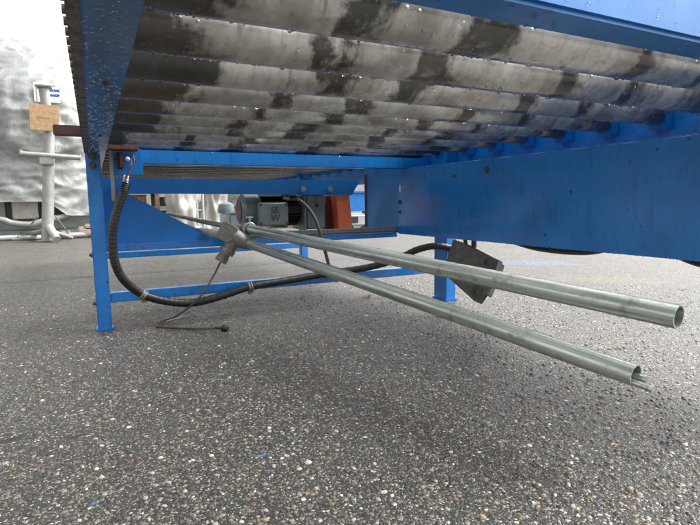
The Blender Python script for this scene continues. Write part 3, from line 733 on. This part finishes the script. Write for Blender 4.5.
# ------------------------------------------------------------------ dark square bracket behind the upper pipe
D1 = 2.24
BR = thing('mounting_bracket', 'dark grey square plate bracket hanging tilted behind the upper pipe', 'bracket', deep(472, 300, D1))
def P_(x, y, d=0.0): return deep(x, y, D1 + d)
bm = B(); prism(bm, [P_(447, 262), P_(454, 239.5), P_(468, 244), P_(503, 262, -.06), P_(493, 288, -.06), P_(482, 304.5, -.05), P_(475.5, 301.5, -.04), P_(446, 275)], F * .022)
bmesh.ops.bevel(bm, geom=list(bm.edges), offset=.002, segments=2, affect='EDGES'); obj('plate', bm, 'darkmetal', BR, smooth=True)
bm = B(); prism(bm, [P_(468, 246, -.012), P_(501, 263, -.075), P_(490, 291, -.075), P_(481, 300, -.06), P_(462, 283, -.02)], F * .010); obj('cover_plate', bm, 'darkmetal', BR, smooth=True)
bm = B(); prism(bm, [P_(499, 259.5, -.08), P_(504.5, 266, -.08), P_(501.5, 276, -.08), P_(491.5, 297.5, -.07), P_(487, 294.5, -.07)], F * .035); obj('clamp_strip', bm, 'cast', BR, smooth=True)
bolts([(P_(488, 262.5, -.082), -F, .012, .014), (P_(477, 291, -.066), -F, .014, .016), (P_(462, 250, -.004), -F, .006, .008)], 'black', BR)
pt0 = P_(474, 247.5, -.01); 
bm = B(); tube(bm, [pt0, pt0 + Vector((.0, .0, .065))], .012, 12); obj('hanger_bolt', bm, 'black', BR, smooth=True)
bm = B(); tube(bm, [P_(466, 246), P_(465, 238)], .009, 10); obj('hanger_bolt', bm, 'black', BR, smooth=True)

# fallen leaf
lf = g(366, 298); bm = B(); o3 = []
for t in np.linspace(0, 2 * math.pi, 13)[:-1]: o3.append(bm.verts.new(lf + Vector((.028 * math.cos(t), .016 * math.sin(t) * (1 + .3 * math.sin(3 * t)), .006 + .010 * math.cos(2 * t) + .006 * math.sin(t)))))
cv = bm.verts.new(lf + Vector((0, 0, .004)))
for i in range(12): bm.faces.new((o3[i], o3[(i + 1) % 12], cv))
r_ = bmesh.ops.solidify(bm, geom=list(bm.faces), thickness=.0012)
tag(obj('fallen_leaf', bm, 'stoneleaf', smooth=True), 'small curled brown leaf lying on the asphalt under the pipes', 'leaf')

# ------------------------------------------------------------------ background, left: wrapped machine
WM = thing('wrapped_machine', 'tall machine wrapped in pale crumpled plastic film on a grey green base', 'machine', (-.9, 10, 0))
def wrap_surface(cx, hw, ztop, zlow, y0, depth, seed, drum=None, nx=130, nz=120, flare=.12, pw=2.4):
    """crumpled film pulled over a rounded body; a closed skin, open only below"""
    bm = B(); rows = []
    off = Vector((seed * 7.3, seed * 3.1, seed))
    def f(n_): return noise.noise(n_ + off)
    for i in range(nz + 1):
        v = i / nz; row = []
        h = zlow + (ztop - zlow) * math.sin(v * math.pi / 2) ** (1 / 1.0)
        # plan section shrinks to nothing at the top
        k_ = max(0.0, 1 - v ** 5.0) ** .5
        hgt = zlow + (ztop - zlow) * v
        for j in range(nx):
            t = 2 * math.pi * j / nx
            c_, s_ = math.cos(t), math.sin(t); e = 2 / pw
            X = cx + hw * k_ * math.copysign(abs(c_) ** e, c_) * (1 + flare * (1 - v) ** 3)
            Y = y0 + depth / 2 + depth / 2 * k_ * math.copysign(abs(s_) ** e, s_) * (1 + flare * (1 - v) ** 3)
            p = Vector((X, Y, hgt))
            if drum and s_ < 0:
                dx, dz = X - drum[0], hgt - drum[1]; d_ = math.hypot(dx, dz)
                p.y -= drum[3] * max(0, min(1, (drum[2] - d_) / .12)) * (1 - .25 * (d_ / drum[2]))
            n1 = f(p * 1.1); n2 = 1 - abs(f(p * 2.6 + Vector((n1, n1, n1)) * 1.2)) * 2; n3 = 1 - abs(f(p * 6.5)) * 2
            out = Vector((c_, s_, .2)); p += out * (.09 * n1 + .05 * n2 + .022 * n3) * (.6 + .4 * k_)
            row.append(bm.verts.new(p))
        rows.append(row)
    for a, b_ in zip(rows, rows[1:]):
        for j in range(nx): bm.faces.new((a[j], a[(j + 1) % nx], b_[(j + 1) % nx], b_[j]))
    bm.faces.new(rows[-1]); return bm
bm = wrap_surface(-.85, 1.12, 3.22, .34, 9.1, 2.0, 3, drum=(-.62, 1.85, .72, .22))
for v in bm.verts:   # film is hitched up above the openings, and dips to the right
    if v.co.z < 1.0 and v.co.y < 10:
        v.co.z += (1.0 - v.co.z) * .34 * max(0, min(1, (-.35 - v.co.x) / .25))
obj('plastic_film', bm, 'wrap', WM, smooth='all')
bm = B(); tube(bm, [(-.62, 9.12, 1.85), (-.62, 10.6, 1.85)], .66, 48); obj('drum', bm, 'motor', WM, smooth=True)
bm = B(); tube(bm, [(-.62, 9.06, 1.85), (-.62, 9.12, 1.85)], .3, 32); obj('hub', bm, 'black', WM, smooth=True)
bm = B(); box(bm, -1.75, .05, 9.4, 10.8, .625, 2.55, .25, seg=5); obj('housing', bm, 'greygreen', WM, smooth=True)
bm = B(); box(bm, -2.0, .12, 9.25, 11.0, .13, .62, .02); box(bm, -2.0, .12, 9.2, 11.0, .0, .128, .015)
obj('machine_base', bm, 'greygreen', WM, smooth=True)
def opening(xa, ya, xb, yb):
    a_, b_ = onY(xa, ya, 9.24), onY(xb, yb, 9.24); bm = B(); box(bm, a_.x, b_.x, 9.235, 9.262, b_.z, a_.z, .02, seg=3); return obj('opening', bm, 'black', WM, smooth=True)
opening(4, 199, 43, 220); opening(51, 203, 65.5, 220)
a_, b_ = onY(10, 192, 9.1), onY(38.5, 219, 9.1)
bm = B(); box(bm, a_.x, b_.x, 9.1, 9.22, b_.z, a_.z, .015); box(bm, a_.x - .01, b_.x + .01, 9.085, 9.1, a_.z - .12, a_.z + .01, .008); obj('white_box', bm, 'white', WM, smooth=True)
bm = B(); tube(bm, crom([onY(-40, 216, 9.0), onY(0, 219.5, 9.0), onY(12, 223, 9.0), onY(30, 224.5, 9.0), onY(44, 221, 9.0), onY(60, 217.5, 9.05), onY(66, 217, 9.2)], 6), .047, 14)
obj('hose', bm, 'alu', WM, smooth=True)
bm = B()
for xa, xb, yy_, s in ((-60, 20, 236.5, .04), (18, 50, 235.5, .035), (44, 92, 234, .045), (10, 70, 239, .02)):
    a_, b_ = onY(xa, yy_, 8.9), onY(xb, yy_ - 1.5, 8.95)
    bm = B(); tube(bm, crom([Vector((a_.x, 8.9, s)), Vector(((a_.x + b_.x) / 2, 8.82, s * 1.1)), Vector((b_.x, 8.95, s))], 8), s, 8)
    obj('gathered_film_hem', bm, 'wrap', WM, smooth='all')
for (x_, y_, s) in ((66, 234, .05), (77, 237, .045), (86, 231, .07), (90, 227, .05)):
    c_ = onY(x_, y_, 8.9); bm = B(); box(bm, c_.x - s * 1.6, c_.x + s * 1.6, 8.86, 8.94, max(.0, c_.z - s), c_.z + s, .02); obj('timber_chock', bm, 'tape', WM, smooth=True)

# paper notice on the film
YP = 8.84
a_, b_ = onY(33, 82, YP), onY(60.5, 103, YP)
bm = B(); box(bm, a_.x, b_.x, YP, YP + .004, b_.z, a_.z)
PP = obj('paper_notice', bm, 'paper'); tag(PP, 'white paper sheet with blue lettering stuck on the plastic film', 'sign')
W_ = b_.x - a_.x; H_ = a_.z - b_.z
text_mesh('HOME', H_ * .16, (a_.x + W_ * .80, YP - .002, a_.z - H_ * .42), 'ink', PP, ext=.001, bold=.004)
text_mesh('MAKER', H_ * .16, (a_.x + W_ * .80, YP - .002, a_.z - H_ * .68), 'ink', PP, ext=.001, bold=.004)
bm = B(); box(bm, a_.x + W_ * .06, a_.x + W_ * .85, YP - .003, YP - .001, a_.z - H_ * .15, a_.z - H_ * .11); obj('printed_rule', bm, 'greyink', PP)

# stand in front of it
YT = 8.3; ft = onY(48, 237, YT)
ST = thing('support_stand', 'grey aluminium column stand with a crossbar and splayed feet', 'stand', (ft.x, YT, 0))
bm = B(); a_, b_ = onY(44.5, 100, YT), onY(48.5, 236, YT); wd = .075
t0 = onY(44, 88, YT)
tube(bm, [Vector((a_.x, YT, t0.z)), Vector((a_.x + .03, YT, 1.6)), Vector((ft.x - .01, YT, .02))], [.064, .066, .078], 16); obj('column', bm, 'alu', ST, smooth=True)
bm = B(); box(bm, a_.x - .1, a_.x + .1, YT - .1, YT + .1, t0.z, t0.z + .03, .01); box(bm, a_.x - .09, a_.x - .075, YT - .095, YT - .08, t0.z - .3, t0.z, .003); obj('head_plate', bm, 'alu', ST, smooth=True)
bm = B(); tube(bm, [onY(20.5, 153.5, YT - .1), onY(80.5, 158, YT - .1)], .035, 12); 
for q in ((20.5, 152), (79.5, 157)): tube(bm, [onY(q[0], q[1] - 2.5, YT - .1), onY(q[0], q[1] + 3, YT - .1)], .02, 8)
c_ = onY(46, 159, YT - .1); box(bm, c_.x - .09, c_.x + .09, YT - .12, YT + .08, c_.z - .08, c_.z + .08, .015); obj('crossbar', bm, 'alu', ST, smooth=True)
for (xa, ya, xb, yb, da, db, rr0, nm) in ((48, 226, 57.5, 242.5, 0, -.5, .05, 'foot'), (47, 230, 22, 238, 0, -.1, .03, 'foot'), (47, 230, 72, 239, 0, .1, .025, 'foot')):
    a_ = onY(xa, ya, YT + da); b_ = g(xb, yb); b_.z = rr0 * .8
    bm = B(); tube(bm, [a_, b_], [rr0 * 1.3, rr0], 10); obj(nm, bm, 'alu', ST, smooth=True)
for (xa, ya, xb, yb) in ((38, 216, 22, 236), (55, 216, 72, 238)):
    bm = B(); b_ = g(xb, yb); b_.z = .01; tube(bm, [onY(xa, ya, YT), b_], .011, 6); obj('brace', bm, 'alu', ST, smooth=True)
a_, b_ = onY(28, 103.5, YT - .12), onY(60, 131.5, YT - .12)
bm = B(); box(bm, a_.x, b_.x, YT - .12, YT - .098, b_.z, a_.z, .006, rot=Matrix.Rotation(R(2), 3, 'Y')); box(bm, a_.x + .1, b_.x - .1, YT - .126, YT - .121, (a_.z + b_.z) / 2, (a_.z + b_.z) / 2 + .02)
tag(obj('plywood_board', bm, 'wood', smooth=True), 'square of pale plywood fixed high on the grey stand', 'board')

# ------------------------------------------------------------------ background seen through the frame
RK = thing('timber_rack', 'brown wooden rack standing between the wrapped machine and the white bags', 'rack', (.8, 9.2, 0))
for z_ in (.16, .42, .68, .95):
    bm = B(); 
    for dy in (0, .2, .4): box(bm, .45, 1.42, 8.9 + dy, 9.02 + dy, z_, z_ + .05, .005)
    obj('shelf', bm, 'darkwood' if z_ != .42 else 'white', RK)
for x_ in (.45, .92, 1.36):
    for y_ in (8.84, 9.44):
        bm = B(); box(bm, x_, x_ + .07, y_, y_ + .055, 0, 1.2, .004); obj('post', bm, 'darkwood', RK)
bm = B()
for i in range(6): tube(bm, [(.5, 9.0 + i * .06, .23 + .0 * i), (1.4, 9.0 + i * .06, .23)], .025, 8)
tag(obj('pipe_bundle', bm, 'alu', smooth=True), 'bundle of grey tubes resting on the lowest shelf of the timber rack', 'pipes')
def bag(cx, cy, hw, h, seed, label, top=.5):
    bm = B(); nx, nz = 48, 34; rows = []
    for i in range(nz + 1):
        v = i / nz; row = []
        w_ = hw * ((1 - top) * (1 - v) ** 1.3 + top) * (1 if v < .93 else max(.02, 1 - ((v - .93) / .07) ** 2))
        for j in range(nx):
            t = 2 * math.pi * j / nx; p = Vector((cx + w_ * math.cos(t), cy + w_ * math.sin(t), h * v))
            n = 1 - 2 * abs(noise.noise(Vector((t * 2.2 + seed, v * 1.6, seed * 3)))) + noise.noise(p * 5 + Vector((seed, 0, 0)))
            p += Vector((math.cos(t), math.sin(t), 0)) * .075 * n; row.append(bm.verts.new(p))
        rows.append(row)
    for a, b_ in zip(rows, rows[1:]):
        for j in range(nx): bm.faces.new((a[j], a[(j + 1) % nx], b_[(j + 1) % nx], b_[j]))
    bm.faces.new(rows[-1]); bm.faces.new(list(reversed(rows[0])))
    o = obj('bulk_bag', bm, 'white', smooth='all'); tag(o, label, 'bag', 'white sacks in the yard behind')
p = onY(185, 226, 8.1); bag(p.x, 8.3, .27, 1.05, 1.3, 'slumped white sack standing next to the timber rack', .5)
p = onY(216, 226, 8.4); bag(p.x, 8.6, .26, 1.15, 4.4, 'white sack standing between the ladder posts and the blue lidded drum', .55)
LD = thing('ladder_frame', 'grey upright ladder frame standing between the two white sacks', 'ladder', (onY(200, 226, 8.2).x, 8.2, 0))
for x_ in (197, 203):
    bm = B(); q = onY(x_, 210, 8.2); tube(bm, [(q.x, 8.2, 0), (q.x, 8.2, 1.5)], .022, 10); obj('rail', bm, 'cargrey', LD, smooth=True)
for z_ in np.arange(.12, 1.5, .14):
    bm = B(); tube(bm, [(onY(197, 210, 8.2).x, 8.2, z_), (onY(203, 210, 8.2).x, 8.2, z_)], .014, 8); obj('rung', bm, 'cargrey', LD, smooth=True)
rk = random.Random(9)
for i, (lab, matn, x0, w_, z_, h_) in enumerate((('rust brown crate on the second shelf of the timber rack, left end', 'rust', .50, .3, .471, .17), ('black crate on the second shelf of the timber rack, right end', 'black', .98, .34, .471, .13), ('brown board box on the third shelf of the timber rack', 'darkwood', .6, .5, .731, .19), ('dark grey steel box on the lower shelf of the timber rack', 'darkmetal', 1.0, .3, .256, .12))):
    bm = B(); box(bm, x0, x0 + w_, 8.93, 9.3, z_, z_ + h_, .008); box(bm, x0 - .008, x0 + w_ + .008, 8.922, 9.308, z_ + h_ + .0, z_ + h_ + .02, .004)
    tag(obj('crate', bm, matn, smooth=True), lab, 'crate')
bm = B()
for i in range(7): box(bm, 1.55, 2.75, 10.6 + .02 * (i % 3), 11.5, .02 + i * .15, .11 + i * .15, .004); box(bm, 1.6, 2.7, 10.65, 11.4, .11 + i * .15, .17 + i * .15)
tag(obj('pallet_stack', bm, 'darkwood', smooth=True), 'stack of weathered wooden pallets behind the ladder frame', 'pallets')
q = onY(228.5, 226, 7.6)
DR = thing('metal_drum', 'short pale blue lidded drum beside the white sack', 'drum', (q.x, 7.7, 0))
bm = B(); zc = onY(228, 213, 7.6).z; tube(bm, [(q.x, 7.7, 0), (q.x, 7.7, zc * .5), (q.x, 7.7, zc * .5 + .01), (q.x, 7.7, zc)], [.1, .1, .105, .1], 20); obj('drum_body', bm, 'cargrey', DR, smooth=True)
bm = B(); tube(bm, [(q.x, 7.7, zc + .003), (q.x, 7.7, zc + .05), (q.x, 7.7, zc + .13), (q.x, 7.7, zc + .17)], [.125, .128, .11, .03], 22); obj('lid', bm, 'teal', DR, smooth=True)
q = onY(236, 226, 7.3); bm = B(); zz = onY(236, 214, 7.3).z
box(bm, q.x - .1, q.x + .1, 7.25, 7.5, .0, zz, .015); box(bm, q.x - .11, q.x + .11, 7.235, 7.51, zz + .001, zz + .03, .01); tag(obj('tool_case', bm, 'teal', smooth=True), 'small pale grey blue case on the ground before the blue lidded drum', 'case')
WP = wrap_surface(3.0, .62, 1.15, .1, 9.6, 1.1, 8, nx=70, nz=50, flare=.05)
WT = thing('wrapped_pallet', 'low pallet load wrapped in white film behind the electric motor', 'pallet', (3.0, 10.1, 0))
obj('plastic_film', WP, 'wrap', WT, smooth='all')
bm = B()
for i in range(5): box(bm, 2.42 + i * .26, 2.56 + i * .26, 9.6, 10.7, .09, .115, .003)
for i in range(3): box(bm, 2.42 + i * .52, 2.52 + i * .52, 9.6, 10.7, .0, .088, .003)
obj('pallet', bm, 'darkwood', WT)

for lab, cat, matn, x0, x1, y0, z1_ in (('black crate seen low behind the fan end of the motor', 'crate', 'black', 2.05, 2.38, 9.3, .42), ('dark grey cabinet between the pallet stack and the wrapped pallet', 'cabinet', 'darkmetal', 2.1, 2.5, 10.0, .9)):
    bm = B(); box(bm, x0, x1, y0, y0 + .4, .0, z1_, .01); box(bm, x0 - .012, x1 + .012, y0 - .012, y0 + .412, z1_ + .001, z1_ + .025, .005)
    for i in range(3): box(bm, x0 + .04, x1 - .04, y0 - .006, y0 - .001, z1_ * (.2 + .25 * i), z1_ * (.2 + .25 * i) + .05, .002)
    tag(obj(cat, bm, matn, smooth=True), lab, cat)
# blue tipping skip and a small grey machine far off to the right of the motor
q = onY(360, 215, 9.0)
SK = thing('blue_skip', 'blue steel skip standing beyond the orange guard', 'skip', (q.x, 9.2, 0))
zt_ = onY(358, 193, 9.0).z
bm = B(); prism(bm, [(q.x - .45, 9.0, .3), (q.x - .55, 9.0, zt_), (q.x + .75, 9.0, zt_), (q.x + .6, 9.0, .3)], (0, .9, 0)); obj('tub', bm, 'blue_clean', SK)
bm = B(); box(bm, q.x - .58, q.x + .78, 8.96, 9.94, zt_, zt_ + .04, .008); obj('rim', bm, 'blue_clean', SK)
for dx in (-.4, .5):
    bm = B(); box(bm, q.x + dx, q.x + dx + .08, 9.02, 9.85, 0, .298, .006); obj('skid', bm, 'blue_clean', SK)
q = onY(357, 220, 7.2)
CM = thing('grey_compressor', 'small grey machine on wheels in front of the blue skip', 'machine', (q.x, 7.3, 0))
bm = B(); box(bm, q.x - .16, q.x + .22, 7.2, 7.5, .1, .30, .03, seg=3); obj('housing', bm, 'cargrey', CM, smooth=True)
bm = B(); box(bm, q.x - .12, q.x + .02, 7.19, 7.198, .16, .26, .003); obj('dark_panel', bm, 'black', CM, smooth=True)
for dx in (-.1, .16):
    bm = B(); tube(bm, [(q.x + dx, 7.22, .06), (q.x + dx, 7.27, .06)], .06, 20); obj('wheel', bm, 'black', CM, smooth=True)
# long pale shed closing the yard
SHD = thing('pale_shed', 'long low pale shed closing the far side of the yard', 'building', (4, 34, 0))
bm = B(); box(bm, -22, 30, 34, 44, 0, 3.2); obj('wall', bm, 'greygreen', SHD)
bm = B(); prism(bm, [(-22.4, 33.5, 3.205), (-22.4, 39, 4.4), (-22.4, 44.5, 3.205)], (52.8, 0, 0)); obj('roof', bm, 'cargrey', SHD)
for x_ in range(-19, 29, 6):
    bm = B(); box(bm, x_, x_ + 3, 33.94, 33.99, 0, 2.6); obj('door', bm, 'cargrey', SHD)
